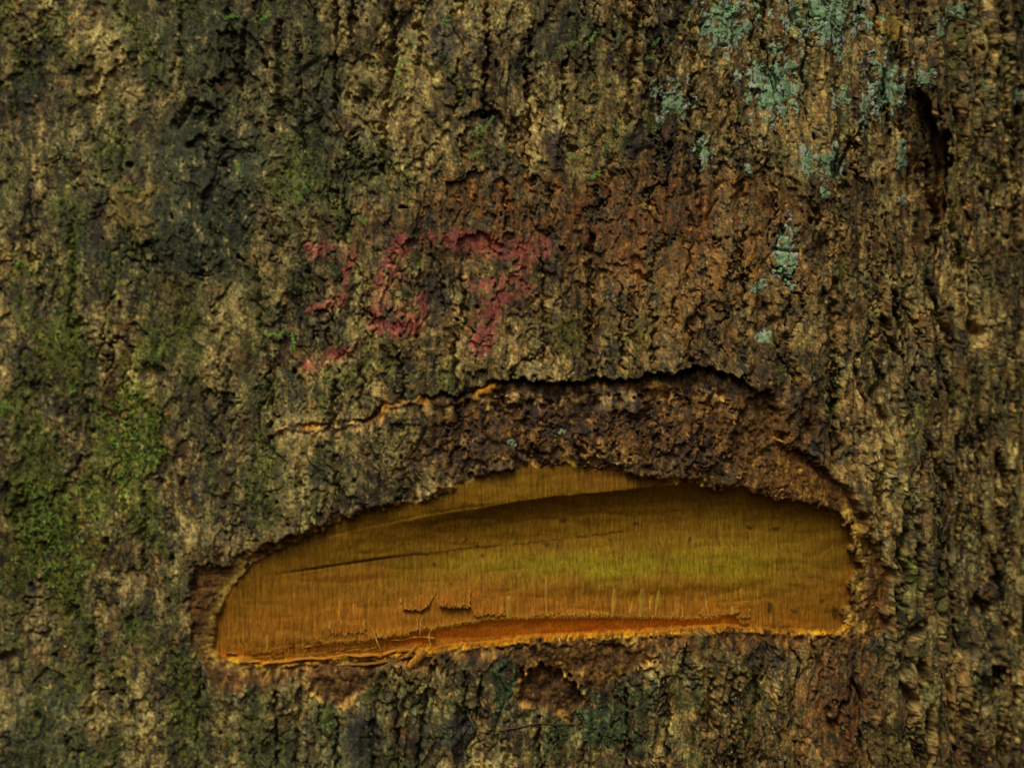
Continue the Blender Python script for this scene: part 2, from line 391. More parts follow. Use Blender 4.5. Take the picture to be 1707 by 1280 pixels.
# green film: stronger on the left and in the upper middle
gfield = (0.85*(1-sm(350, 800, PX)) + 0.25*(1-sm(200, 520, PY)) + 0.25*sm(1350, 1600, PX) + 0.3*sm(1050, 1200, PY) - 0.1)
GREEN = [(330,330,110,150,2.2,0),(360,60,170,80,0.9,0),(540,230,120,130,0.9,0),(80,880,90,130,1.7,1),(215,740,55,150,1.6,1),(90,620,50,160,1.2,1),(110,650,60,60,1.0,1),
         (40,460,60,50,1.1,1),(520,300,60,50,0.9,1),(960,60,90,70,1.0,0),(1000,1215,120,55,1.5,2),(835,1150,26,48,2.2,2),(1080,1160,60,40,0.8,0),
         (990,560,110,50,0.8,1),(1450,960,60,110,0.7,1),(1490,1100,50,120,0.7,0),(1600,1000,80,120,0.4,0),(500,1230,200,60,0.6,0),(40,40,80,60,0.7,1),
         (730,1210,90,60,0.7,0),(250,1120,160,90,0.5,1),(60,1220,90,80,0.9,0),(650,640,150,50,0.5,1),(590,790,120,50,0.4,0),(1130,640,80,30,0.6,1)]
gr = [np.zeros_like(U) for _ in range(3)]
for cx, cy, rx, ry, a, kind in GREEN:
    gr[kind] = np.maximum(gr[kind], a*gauss(cx, cy, rx, ry, PX + 18*wx, PY + 18*wy))
bare = np.clip((1-sm(0, 30, sdO)) + shaved + (1-sm(0, 5, sdL)) + (1-sm(0, 5, sdS)) + (1-sm(0, 12, sdR)), 0, 1)
rust_zone = 1.0*gauss(1010,360,300,75,PX+20*wx,PY+20*wy) + 0.9*gauss(840,345,130,60,PX+15*wx,PY+15*wy) + 1.0*gauss(1395,1180,85,140,PX+15*wx,PY+20*wy) \
          + 0.75*gauss(1150,480,230,140,PX+25*wx,PY+25*wy) + 0.8*gauss(1330,760,70,80,PX,PY) + 0.5*gauss(1590,1200,40,90,PX+9*wx,PY) + 0.5*gauss(1540,250,60,130,PX+10*wx,PY) \
          + 0.5*gauss(1280,690,60,60,PX,PY) + 0.4*gauss(760,560,130,40,PX,PY) + 0.5*gauss(1440,920,30,110,PX,PY)
gk = (1-bare)*(1-np.clip(rust_zone, 0, 1)*0.8)
g0 = sm(0.15, 1.25, m_grn*0.7 + 0.45*m_sml + gfield + gr[0]*1.1 - 0.35)*gk
mix(g0*0.66, C(.052, .068, .030))
g1 = sm(0.5, 1.6, m_grn*0.6 + 0.5*m_sml + gr[1]*1.2 + 0.25*gfield)*gk
mix(g1*0.68, C(.135, .150, .028))
g1b = sm(1.5, 2.3, 0.7*m_sml + 0.3*m_mid + gr[1]*1.1)*gk
mix(g1b*0.75, C(.17, .235, .035))
g2 = sm(0.6, 1.4, 0.3*m_sml + gr[2])*gk
mix(g2*0.70, C(.048, .088, .038))
mix(g2*0.7*sm(0.2, 1.3, h_g+0.4*m_sml), C(.085, .15, .06))
mix(0.45*sm(0.5, 1.4, gr[0]*0.7 + 0.5*h_g)*gk*sm(1050, 1120, PY), C(.07, .115, .05))
mix(0.7*sm(0.3, 1.1, gr[0]*0.8 + 0.25*m_mid)*gk, C(.050, .060, .036))
# tan weathered patches, grey and dark stains
for cx, cy, rx, ry, a, c in [(215,350,45,60,.75,(.26,.19,.06)),(160,130,60,70,.5,(.24,.18,.07)),(300,490,45,40,.55,(.25,.17,.045)),(140,285,16,18,.8,(.33,.27,.12)),
                             (260,165,16,14,.7,(.33,.25,.10)),(700,170,110,120,.35,(.23,.17,.07)),(1000,150,90,80,.35,(.22,.16,.065)),(1190,190,45,60,.5,(.27,.20,.085)),
                             (1470,40,30,35,.7,(.27,.16,.04)),(1660,480,30,60,.4,(.24,.20,.08)),(1500,610,40,60,.45,(.24,.20,.10)),(1610,960,25,35,.7,(.26,.23,.11)),
                             (1520,970,28,60,.6,(.21,.21,.08)),(1600,1190,16,60,.6,(.24,.14,.04)),(560,520,60,60,.35,(.24,.20,.10)),(380,905,25,28,.7,(.24,.22,.12)),
                             (210,950,40,30,.55,(.30,.23,.11)),(220,1090,40,30,.5,(.26,.18,.07)),(1370,1110,25,35,.6,(.30,.22,.14)),(1630,1090,30,20,.4,(.24,.22,.12))]:
    mix(0.85*a*sm(0.2, 1.0, gauss(cx, cy, rx, ry, PX+14*wx+4*wx2, PY+18*wy+4*wy2) + 0.22*m_sml + 0.12*m_mid)*gk, C(*c))
for cx, cy, rx, ry, a in [(930,250,22,45,.75),(735,490,22,45,.8),(1060,240,28,30,.6),(830,270,30,40,.5),(735,60,22,50,.6),(760,1230,35,40,.7),(600,1230,35,60,.6),(530,790,22,30,.6),
                          (650,380,35,30,.5),(1040,735,24,20,.7),(1170,745,40,35,.5),(1280,1090,40,40,.5)]:
    mix(a*sm(0.3, 0.75, gauss(cx, cy, rx, ry, PX+6*wx, PY+8*wy) + 0.12*m_sml), C(.034, .033, .034))
rz = np.clip(rust_zone, 0, 1)*(1-0.8*(is_wood))
mix(rz*0.85*sm(-1.4, 0.8, m_mid+0.5*m_sml), C(.125, .052, .021))
mix(rz*0.65*sm(0.7, 1.8, m_sml+0.4*m_alt), C(.30, .15, .045))
mix(rz*0.6*sm(0.7, 1.7, -m_sml-0.3*m_mid), C(.045, .024, .015))
# shaved band, ledge of the upper cut, flaked-off places
bm = np.clip(shaved*(1-0.35*sm(0.55, 0.9, q)) + led*band, 0, 1)
mix(bm*0.85, C(.105, .055, .023))
mix(bm*0.65*sm(.62, .72, layt), C(.24, .125, .038)); mix(bm*0.75*(1-sm(.28, .36, layt)), C(.048, .028, .016)); mix(bm*0.6*sm(.40, .44, layt)*(1-sm(.50, .54, layt)), C(.115, .11, .07))
mix(bm*0.8*sm(0.1, 1.2, m_sml*0.8+0.5*m_alt), C(.20, .105, .036))
mix(bm*0.75*sm(1.1, 2.0, m_sml+0.5*m_mid), C(.36, .23, .10))
mix(bm*0.7*sm(0.4, 1.3, h_p), C(.05, .042, .038))
mix(bm*0.75*sm(0.2, 1.3, -m_sml-0.4*m_mid), C(.042, .026, .018))
fresh = led*band*(1-sm(800, 900, PX+20*wx))*sm(-0.1, 0.8, m_alt+0.4*m_mid)
mix(fresh*0.8, C(.36, .165, .035))
ridge = band*np.exp(-((below-ledgew)/7.0)**2)*sm(-0.4, 0.8, m_mid+0.4*m_alt)
mix(ridge*0.8, C(.46, .32, .15))
for sd in (sdL, sdS, sdR, sdP):
    mk = 1-sm(-3, 3, sd)
    mix(mk*0.9, C(.120, .064, .022)); mix(mk*0.7*sm(0.5, 1.4, m_sml+0.3*h_r), C(.26, .15, .05)); mix(mk*0.7*sm(0.3, 1.3, -m_sml), C(.05, .028, .018))
mix(0.75*(1-sm(-6, 0, sdP)), C(.070, .038, .017)); mix(0.5*(1-sm(-6, 0, sdP))*sm(0.4, 1.3, h_r), C(.22, .12, .035))
for sd in (sdL, sdS, sdP):
    mix(0.9*np.exp(-((sd-1.5)/2.3)**2)*sm(-0.8, 0.5, m_mid+0.3*m_alt)*(PY > 1090), C(.40, .245, .085))
torn = np.exp(-((sdW-20)/15)**2)*(PY > 1050)*(~is_wood)*sm(340, 420, PX)
mix(0.75*torn*sm(-0.8, 0.8, m_mid+0.5*h_r), C(.115, .055, .022))
# inner bark ring
ring = (1-sm(-4, 3, sdO))*(~is_wood)
mix(ring*0.95, C(.140, .070, .024))
mix(ring*0.8*sm(0.5, 1.5, m_sml+0.3*m_alt), C(.28, .165, .055))
mix(ring*0.7*sm(0.2, 1.3, -m_sml), C(.06, .03, .018))
inner = ring*(1-sm(8, 26, sdW+5*wx))*sm(0.2, 1.2, m_mid + 1.6*(1-sm(380, 520, PX)) + 0.9*sm(1380, 1410, PX))
mix(inner*0.85, C(.34, .23, .075))
lowrim = sm(-1.3, 0.2, wx2+0.5*m_sml)*np.exp(-((sdW-3)/2.8)**2)*(PY > 1040)*(~is_wood)*sm(340, 400, PX)*(1-sm(1420, 1480, PX))
mix(lowrim*0.95, C(.54, .26, .045))
mix(0.55*np.exp(-((sdW-18)/9)**2)*(PY > 1044)*(~is_wood)*sm(0.4, 1.3, m_alt+0.5*h_r), C(.36, .215, .085))
# the wood itself
wcol = np.empty_like(col); wcol[:] = C(.45, .27, .03)
def wmix(mask, c):
    global wcol
    mk = np.clip(mask, 0, 1)[..., None]
    wcol = wcol*(1-mk) + np.asarray(c, np.float32)*mk
g_fine = fbm(U/1.9, V/34, 2, off=71.0); g_med = fbm(U/7, V/120, 3, off=73.0); w_bl = fbm(U/120, V/50, 3, off=75.0)
wmix(sm(940, 1040, PY + 8*w_bl - 0.0*PX), C(.72, .31, .045))
wmix(0.95*gauss(990, 944, 230, 22, PX, PY + 6*w_bl) + 0.4*gauss(1250, 940, 150, 60, PX, PY), C(.54, .52, .04))
wmix(0.6*gauss(1010, 800, 70, 22, PX+10*wx, PY+6*wy), C(.44, .18, .05))
wmix(0.35*sm(0.2, 1.4, w_bl), C(.55, .25, .05))
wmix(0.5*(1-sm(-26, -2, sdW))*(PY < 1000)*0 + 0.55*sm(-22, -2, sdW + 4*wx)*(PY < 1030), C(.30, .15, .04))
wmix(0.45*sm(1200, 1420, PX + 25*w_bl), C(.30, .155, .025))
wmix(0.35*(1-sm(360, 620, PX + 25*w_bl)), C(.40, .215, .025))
wmix(0.4*sm(0.5, 1.6, fbm(U/4.5, V/11, 3, gain=0.65, off=76.0))*sm(955, 1000, PY), C(.72, .42, .06))
wmix(0.4*sm(0.3, 1.4, fbm(U/55, V/60, 3, off=80.0)), C(.34, .19, .03))
wmix(0.30*sm(0.2, 1.5, g_med), C(.62, .36, .06))
wmix(0.34*sm(0.2, 1.5, -g_med), C(.33, .16, .025))
wmix(0.38*sm(0.5, 1.7, g_fine), C(.66, .44, .08))
wmix(0.55*sm(0.4, 1.7, -g_fine + 0.3*g_med), C(.20, .10, .02))
wmix(0.3*sm(0.4, 1.8, fbm(U/9, V/24, 3, off=79.0)), C(.30, .16, .03))
dash = fbm(U/2.2, V/16, 2, off=77.0)
wmix(0.30*sm(0.9, 2.0, fbm(U/2.4, V/9, 2, off=78.0)), C(.16, .085, .02))
wmix(0.6*sm(1.5, 2.4, dash)*(1-0.6*sm(960, 1040, PY)), C(.10, .055, .02))
spots = [(905,912,9,5),(938,872,7,3),(1295,885,12,6),(1250,885,7,5),(1325,1023,9,4),(1372,1005,8,4),(1285,1015,4,12),(1060,878,7,4),(790,915,5,4),(770,905,5,3),(715,945,3,7),(800,930,3,4),
         (1015,905,4,3),(1150,905,4,3),(680,905,3,3),(640,930,3,3),(1395,1025,10,12),(1190,900,3,3),(745,980,3,3)]
for cx, cy, rx, ry in spots:
    wmix(0.8*sm(0.3, 0.8, gauss(cx, cy, rx, ry, PX+2*wx2, PY+2*wy2)), C(.07, .04, .018))
wmix(0.75*np.exp(-((PY-stepy-2)/2.2)**2)*sm(620, 760, PX)*(1-sm(1040, 1100, PX))*sm(-1, 0.6, wx2+0.5*m_mid), C(.55, .31, .07))
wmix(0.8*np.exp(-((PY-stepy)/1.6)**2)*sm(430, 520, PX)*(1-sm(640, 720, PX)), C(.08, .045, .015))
instr = (PY > st)*sm(1.5, 5, sb-st)*is_wood
wmix(instr*0.92, C(.98, .42, .06))
wmix(instr*0.4*sm(0.1, 1.4, g_med), C(.80, .28, .04))

edge_t = np.exp(-((PY-st+1.5)/2.4)**2)*sm(440, 520, PX)*(1-sm(1235, 1245, PX))
wmix(edge_t*0.8, C(.72, .45, .08))
lowl = is_wood*(PY > 1040)*(1-sm(520, 640, PX))
wmix(lowl*0.7*sm(-0.3, 0.9, wy2), C(.62, .33, .05)); wmix(lowl*0.6*sm(0.3, 1.2, -m_sml), C(.30, .13, .03))
wcol *= np.array([.575, .495, .23], np.float32)
col *= np.exp(0.20*np.clip(m_tin, -2, 2) + 0.16*np.clip(m_mid, -2, 2) + 0.22*np.clip(h_g+h_r, -2, 2)*0.6 + 0.16*m_big)[..., None]
lumc = col.mean(-1, keepdims=True); ml_ = 0.115; col = col*np.clip((lumc/ml_)**0.28, 0.55, 1.6); lumc = col.mean(-1, keepdims=True); col = lumc + (col-lumc)*1.24
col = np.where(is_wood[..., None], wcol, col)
col = np.clip(col, 0.004, 0.85)

# ------------------------------------------------------------------ points
hm = (h*MM).astype(np.float64)
sag = (0.40*hsag + 0.12*np.clip(hbark, -3, 3))*MM*(~is_wood)*sm(3, 20, np.abs(sdW))
P = np.empty((NR, NC, 3), np.float64)
hp = np.maximum(hm, 0); hn = np.minimum(hm, 0)
fm = np.where(np.arange(NC) < NF, 1.0, 0.0)*np.clip((-ny_-0.2)/0.3, 0, 1)     # facing side: hollows run into the trunk, not across it
P[..., 0] = cx_all[None, :] + nx_[None, :]*hp + (nx_*(1-fm) + (-0.10)*fm)[None, :]*hn
P[..., 1] = cy_all[None, :] + ny_[None, :]*hp + (ny_*(1-fm) + (-0.99)*fm)[None, :]*hn
P[..., 2] = zc[:, None] + Z0 - sag
P[-1, :, 2] = 0.0
P[..., 0] += 0.36*hol*MM; P[..., 1] += 0.93*hol*MM; P[..., 2] += 0.12*hol*MM     # the rot hollows burrow sideways
flare = np.clip((0.55 - (zc+Z0))/0.55, 0, 1)**2*0.10
P[..., 0] += nx_[None, :]*flare[:, None]; P[..., 1] += ny_[None, :]*flare[:, None]
du = np.roll(P, -1, 1) - np.roll(P, 1, 1); dv = np.gradient(P, axis=0)
N = np.cross(dv, du); N /= np.linalg.norm(N, axis=2, keepdims=True) + 1e-12
if N[NR//2, NF//2, 1] > 0: N = -N

# ------------------------------------------------------------------ materials
def new_mat(name):
    m = bpy.data.materials.new(name); m.use_nodes = True
    nt = m.node_tree; return m, nt, nt.nodes, nt.links, nt.nodes["Principled BSDF"]

def attr_mat(name, rough, spec, bump_scale, bump_str, bump_dist, var=0.35, stretch=(1, 1, 1), var_scale=1400):
    m, nt, n, l, b = new_mat(name)
    at = n.new("ShaderNodeAttribute"); at.attribute_name = "Col"
    tc = n.new("ShaderNodeTexCoord"); mp = n.new("ShaderNodeMapping"); mp.inputs['Scale'].default_value = stretch
    l.new(tc.outputs['Object'], mp.inputs[0])
    n1 = n.new("ShaderNodeTexNoise"); n1.inputs['Scale'].default_value = var_scale; n1.inputs['Detail'].default_value = 3; n1.inputs['Roughness'].default_value = 0.7
    l.new(mp.outputs[0], n1.inputs['Vector'])
    mr = n.new("ShaderNodeMapRange"); mr.inputs[1].default_value = 0.25; mr.inputs[2].default_value = 0.75
    mr.inputs[3].default_value = 1-var; mr.inputs[4].default_value = 1+var
    l.new(n1.outputs[0], mr.inputs[0])
    mx = n.new("ShaderNodeVectorMath"); mx.operation = 'SCALE'
    l.new(at.outputs['Color'], mx.inputs[0]); l.new(mr.outputs[0], mx.inputs['Scale'])
    l.new(mx.outputs[0], b.inputs['Base Color'])
    n2 = n.new("ShaderNodeTexNoise"); n2.inputs['Scale'].default_value = bump_scale; n2.inputs['Detail'].default_value = 4; n2.inputs['Roughness'].default_value = 0.65
    l.new(mp.outputs[0], n2.inputs['Vector'])
    bp = n.new("ShaderNodeBump"); bp.inputs['Strength'].default_value = bump_str; bp.inputs['Distance'].default_value = bump_dist
    l.new(n2.outputs[0], bp.inputs['Height']); l.new(bp.outputs[0], b.inputs['Normal'])
    b.inputs['Roughness'].default_value = rough; b.inputs['Specular IOR Level'].default_value = spec
    return m
MAT_BARK = attr_mat("bark", 0.70, 0.32, 1000, 0.8, 0.0005, 0.55, var_scale=1500)
MAT_WOOD = attr_mat("cut_wood", 0.70, 0.12, 1300, 0.6, 0.0003, 0.50, (1.6, 1.6, 0.10), 900)
MAT_PAINT = attr_mat("red_paint", 0.7, 0.3, 1100, 0.6, 0.0005, 0.28)
MAT_LICHEN = attr_mat("lichen", 0.9, 0.15, 1500, 0.6, 0.0004, 0.30, (1, 1, 1), 2400)
MAT_MOSS = attr_mat("moss", 0.7, 0.3, 1500, 0.2, 0.0002, 0.25)
MAT_ROOT = attr_mat("rootlet", 0.7, 0.3, 2000, 0.3, 0.0001, 0.2)

# ------------------------------------------------------------------ mesh building
def mesh_np(name, verts, faces, cols, mat, parent=None, smooth=True):
    faces = np.asarray(faces, np.int32); k = faces.shape[1]
    me = bpy.data.meshes.new(name)
    me.vertices.add(len(verts)); me.vertices.foreach_set("co", np.ascontiguousarray(verts, np.float32).ravel())
    me.loops.add(faces.size); me.loops.foreach_set("vertex_index", faces.ravel())
    me.polygons.add(len(faces)); me.polygons.foreach_set("loop_start", np.arange(0, faces.size, k, dtype=np.int32))
    me.polygons.foreach_set("use_smooth", np.full(len(faces), smooth, bool))
    ca = me.attributes.new("Col", 'FLOAT_COLOR', 'POINT')
    c4 = np.ones((len(verts), 4), np.float32); c4[:, :3] = cols
    ca.data.foreach_set("color", c4.ravel())
    me.update(calc_edges=True); me.materials.append(mat)
    ob = bpy.data.objects.new(name, me); scene.collection.objects.link(ob)
    if parent is not None: ob.parent = parent
    return ob

def tag(o, label=None, category=None, group=None, kind=None):
    if label: o["label"] = label
    if category: o["category"] = category
    if group: o["group"] = group
    if kind: o["kind"] = kind
    return o

trunk = bpy.data.objects.new("tree_trunk", None); scene.collection.objects.link(trunk)
tag(trunk, "mossy rough-barked tree trunk with a fresh orange cut and a red painted number", "tree trunk")

Pf = P.reshape(-1, 3); Cf = col.reshape(-1, 3)
r, c = np.meshgrid(np.arange(NR-1), np.arange(NC), indexing='ij')
c2 = (c+1) % NC
quads = np.stack([r*NC+c, (r+1)*NC+c, (r+1)*NC+c2, r*NC+c2], -1).reshape(-1, 4)
fid = (r*NC+c).ravel()
key = ((pix+500)*4000 + (piy+500)).ravel()[fid]
infr = ((PX > -25) & (PX < 1732) & (PY > -25) & (PY < 1305)).ravel()[fid]
key = np.where(infr, key, 0)
bandmask = ((shaved > 0.5) | (ring > 0.5)).ravel()[fid]
key = np.where(bandmask, 1, key)
key = np.where(is_wood.ravel()[fid], 2, key)
# a band on the plain side of the loop may carry key 0 only
KG = key.reshape(NR-1, NC)
lab = np.arange(KG.size, dtype=np.int64).reshape(KG.shape)
def runs(K):
    ch = np.ones(K.shape, bool); ch[:, 1:] = K[:, 1:] != K[:, :-1]
    fl = ch.ravel(); return np.flatnonzero(fl), np.cumsum(fl)-1
s1, r1_ = runs(KG); s2, r2_ = runs(np.ascontiguousarray(KG.T))
for it in range(200):
    old = lab
    m1 = np.minimum.reduceat(lab.ravel(), s1)[r1_].reshape(KG.shape)
    lab = np.ascontiguousarray(np.minimum.reduceat(np.ascontiguousarray(m1.T).ravel(), s2)[r2_].reshape(KG.T.shape).T)
    if np.array_equal(lab, old): break
lab[KG == 0] = -1
for rnd in range(3):                                   # crumbs join the piece beside them
    u, inv_, cnt = np.unique(lab, return_inverse=True, return_counts=True); inv_ = inv_.reshape(lab.shape)
    tiny = np.flatnonzero(cnt < 260)
    if not len(tiny): break
    istiny = np.isin(inv_, tiny)
    rr_, cc_ = np.nonzero(istiny)
    votes = {}
    for a_, b_ in zip(rr_, cc_):
        me_ = lab[a_, b_]
        for x_, y_ in ((a_-1, b_), (a_+1, b_), (a_, b_-1), (a_, b_+1)):
            if 0 <= x_ < lab.shape[0] and 0 <= y_ < lab.shape[1] and not istiny[x_, y_]:
                d_ = votes.setdefault(me_, {}); d_[lab[x_, y_]] = d_.get(lab[x_, y_], 0)+1
    for me_, d_ in votes.items():
        tgt = max(d_, key=d_.get); mk_ = lab == me_
        lab[mk_] = tgt; KG[mk_] = KG[lab == tgt][0]
key = KG.ravel(); lf = lab.ravel()
order = np.argsort(lf, kind='stable'); ls_ = lf[order]
groups = np.split(order, np.flatnonzero(np.diff(ls_)) + 1)
for g in groups:
    kk = key[g[0]]
    f = quads[g]
    uq, inv = np.unique(f, return_inverse=True)
    name, mat = {0: ("bark", MAT_BARK), 1: ("inner_bark", MAT_BARK), 2: ("exposed_wood", MAT_WOOD)}.get(int(kk), ("bark_plate", MAT_BARK))
    ob = mesh_np(name, Pf[uq], inv.reshape(-1, 4), Cf[uq], mat, trunk)
    if kk == 2 and len(g) > 20000: tag(ob, "fresh yellow and orange wood laid bare by the cut"); wood_ob = ob
    if kk == 1: tag(ob, "reddish brown inner bark shaved round the cut")

# ------------------------------------------------------------------ patches that lie on the bark
row_fine = np.flatnonzero((zc <= 0.2) & (zc >= -0.2)); col_fine = np.flatnonzero((PX1 > -40) & (PX1 < 1745))
def window(x0, x1, y0, y1):
    cc = np.flatnonzero((PX1 >= x0) & (PX1 <= x1)); mid = cc[len(cc)//2]
    rr = np.flatnonzero((PY[:, mid] >= y0) & (PY[:, mid] <= y1))
    return rr[0], rr[-1], cc[0], cc[-1]
def resample(A, r0, r1, c0, c1, k):
    a = A[r0:r1+1, c0:c1+1]
    nr = (r1-r0)*k+1; nc = (c1-c0)*k+1
    ri = np.linspace(0, r1-r0, nr); ci = np.linspace(0, c1-c0, nc)
    ra = np.minimum(ri.astype(int), r1-r0-1); ca = np.minimum(ci.astype(int), c1-c0-1)
    fr = (ri-ra).reshape(-1, 1); fc = (ci-ca).reshape(1, -1)
    if a.ndim == 3: fr = fr[..., None]; fc = fc[..., None]
    g = lambda i, j: a[(ra+i)[:, None], (ca+j)[None, :]]
    return g(0,0)*(1-fr)*(1-fc) + g(1,0)*fr*(1-fc) + g(0,1)*(1-fr)*fc + g(1,1)*fr*fc

def film(name, x0, x1, y0, y1, k, fn, mat, parent=None):
    """fn(px, py, u, v, bark colour) -> mask, offset in mm, colour"""
    w = window(x0, x1, y0, y1)
    p = resample(P, *w, k); nn = resample(N, *w, k); cc = resample(col, *w, k)
    px = resample(PX, *w, k); py = resample(PY, *w, k); u = resample(U, *w, k); v = resample(V, *w, k)
    mask, off, cl = fn(px, py, u, v, cc)
    nn /= np.linalg.norm(nn, axis=2, keepdims=True)
    q3 = p + nn*(np.where(mask > 0, off, -0.05)*MM)[..., None]
    nr, nc = mask.shape
    r, c = np.meshgrid(np.arange(nr-1), np.arange(nc-1), indexing='ij')
    keep = (np.maximum.reduce([mask[:-1, :-1], mask[1:, :-1], mask[:-1, 1:], mask[1:, 1:]]) > 0)
    f = np.stack([r*nc+c, (r+1)*nc+c, (r+1)*nc+c+1, r*nc+c+1], -1)[keep]
    if len(f) < 6: return None
    uq, inv = np.unique(f, return_inverse=True)
    return mesh_np(name, q3.reshape(-1, 3)[uq], inv.reshape(-1, 4), np.asarray(cl, np.float32).reshape(-1, 3)[uq], mat, parent)

# the red number
DIGITS = [
    ("faded red painted figure three", [([(520,414),(545,414),(568,420),(584,428)],8.5,1.0),([(585,436),(580,462),(571,482)],5.0,.75),([(518,507),(545,504),(570,500)],8,1.0),([(592,572),(575,582),(560,589)],8,1.1),([(560,590),(535,598),(506,610)],7,.75)]),
    ("faded red painted figure five", [([(718,396),(696,396),(676,402)],7,.95),([(682,400),(664,420),(650,440),(640,470),(634,495)],12,.72),([(630,440),(632,462)],4,.7),([(634,490),(622,514),(640,532)],10,.7),([(630,542),(660,541),(690,540)],12,1.05),([(690,538),(704,514),(700,496)],9,.6),([(655,520),(680,505)],7,.5),([(668,455),(690,462)],9,.45)]),
    ("faded red painted figure seven", [([(752,394),(775,400),(800,404),(830,410),(862,416),(900,414)],12,.85),([(870,425),(872,440),(858,462)],10,.55),([(797,468),(830,466),(872,480)],11,.75),([(850,470),(832,492),(818,515),(808,540),(803,572)],14,1.0)])]
for lab, strokes in DIGITS:
    allp = np.array([p for s in strokes for p in s[0]])
    x0, y0 = allp.min(0)-26; x1, y1 = allp.max(0)+26
    def fn(px, py, u, v, cc, strokes=strokes):
        a = fbm(u/9, v/9, 3, gain=0.6, off=81.0); b = fbm(u/26, v/26, 3, off=83.0)
        cov = np.zeros_like(px)
        for pts, w, st_ in strokes:
            w = w*1.3; d = dist_line(pts, px + 3*a + 3*b, py + 3*b - 3*a)
            cov = np.maximum(cov, st_*(1-sm(0.2, 1.7, d/w)))
        cov = cov*(0.66 + 0.46*a + 0.40*b)
        lum = cc.mean(-1, keepdims=True)
        red = np.array([.50, .112, .085])*(0.55 + 2.6*lum)
        k = np.clip(cov*1.1, 0, 0.85)[..., None]
        return (cov > 0.06), 0.10 + 0*px, cc*(1-k) + red*k
    o = film("painted_digit", x0, x1, y0, y1, 2, fn, MAT_PAINT, trunk)
    tag(o, lab)

# lichen crusts
GL = "small pale green lichen flecks"
SM = "tiny pale green lichen fleck on ridged bark, smaller than the lichen crusts"
LICH = [(1375,25,66,42,1,"broad blue-green lichen crust straddling a bark crack, widest of the lichens"),
        (1208,38,44,40,1,"blue-green lichen crust with a grey margin, beside the widest lichen"),
        (1290,142,42,52,1,"bright green lichen crust with a whitish margin, hanging below two larger crusts"),
        (1476,142,30,46,1,"tapering grey-green lichen on the brow of the dark hollow"),
        (1122,165,28,30,.75,"dull green squarish lichen set apart between two vertical cracks"),
        (1172,250,15,22,1,"small whitish lichen chip beside a round hole"),
        (1342,266,10,24,1.1,"smooth oval pale green lichen flake standing out from the bark"),
        (1378,272,20,26,.7,"dark dull green lichen smear beside an oval flake"),
        (1307,425,17,48,1,"long upright pale green lichen alone in the middle of brown bark"),
        (1266,480,12,10,.9,None),(1271,561,12,10,.95,None),(1372,318,8,8,.9,None),(1397,85,12,20,.9,None),(1402,160,13,20,.8,None),(1561,48,11,18,.8,None),
        (1504,262,8,24,.7,None),(1507,332,8,12,.8,None),(1537,128,14,12,.75,None),(1440,178,7,24,.7,None),(1633,142,7,20,.7,None),(1698,155,8,13,.7,None),
        (1248,283,10,10,.7,None),(850,738,8,7,.8,None),(940,722,9,6,.7,None),(1600,20,18,14,.6,None)]
FLECK = [(1255,1280,470,490,"small green lichen fleck touching the foot of the long upright lichen"),(1260,1280,550,570,"small green lichen fleck alone above the right end of the upper crack"),
         (1365,1380,310,325,"small round lichen fleck under the dark green lichen smear"),(1390,1410,75,95,"small lichen fleck hanging below the widest lichen crust"),(1390,1412,150,170,"small lichen fleck between the bright green crust and the tapering lichen"),
         (1495,1512,250,345,"small lichen fleck at the side of the dark hollow"),(1530,1545,120,135,"small lichen fleck over the top of the dark hollow"),(1430,1450,170,190,"thin upright lichen fleck under the tapering grey-green lichen"),
         (1240,1256,275,290,"small lichen fleck just above a round bark hole"),(845,855,730,745,"green lichen fleck on the shaved bark strip above the cut"),(935,945,715,730,"pale grey lichen fleck on the shaved bark strip above the cut")]
def lichen_fn(cx, cy, rx, ry, amt, sd):
    def fn(px, py, u, v, cc):
        a = fbm(u/20, v/26, 4, gain=0.6, off=90.0+sd); b = fbm(u/6.0, v/7.0, 3, gain=0.6, off=93.0+sd); e = fbm(u/14, v/17, 3, off=97.0+sd)
        rad = np.sqrt(((px-cx)/rx)**2 + ((py-cy)/ry)**2)
        d = 1.15 - rad + 0.50*a + 0.10*b
        mask = (d > 0.14) & (fbm(u/11, v/14, 3, off=99.0+sd) > -1.35 + 0.8*sm(0.4, 1.0, rad))
        off = 0.10 + 0.16*sm(0.14, 0.5, d) + 0.05*np.clip(b, -1, 2)
        c1 = np.array([.19, .33, .16]); c2 = np.array([.31, .45, .27]); c3 = np.array([.45, .46, .42]); c4 = np.array([.09, .14, .06])
        k = sm(-0.6, 1.4, b)[..., None]; cl = c1*(1-k) + c2*k
        k = sm(0.0, 1.2, e + 0.9*sm(0.5, 1.1, rad) - 0.5)[..., None]*0.8; cl = cl*(1-k) + c3*k
        k = sm(0.5, 1.6, -b)[..., None]*0.65; cl = cl*(1-k) + c4*k
        k = (0.55*(1-sm(0.14, 0.35, d)))[..., None]; cl = cl*(1-k) + cc*k
        return_off = np.maximum(off, 0.05)
        k = 0.25 + 0.75*amt; cl = cl*k + cc*(1-k)
        return mask, return_off, cl
    return fn
for i, (cx, cy, rx, ry, amt, lab) in enumerate(LICH):
    o = film("lichen", cx-rx*1.6, cx+rx*1.6, cy-ry*1.6, cy+ry*1.6, 3 if rx < 35 else 2, lichen_fn(cx, cy, rx, ry, amt, i*1.37), MAT_LICHEN)
    if o is None: continue
    if lab: tag(o, lab, "lichen")
    else:
        tag(o, next((t_ for (xa, xb, ya, yb, t_) in FLECK if xa <= cx <= xb and ya <= cy <= yb), SM), "lichen", GL)

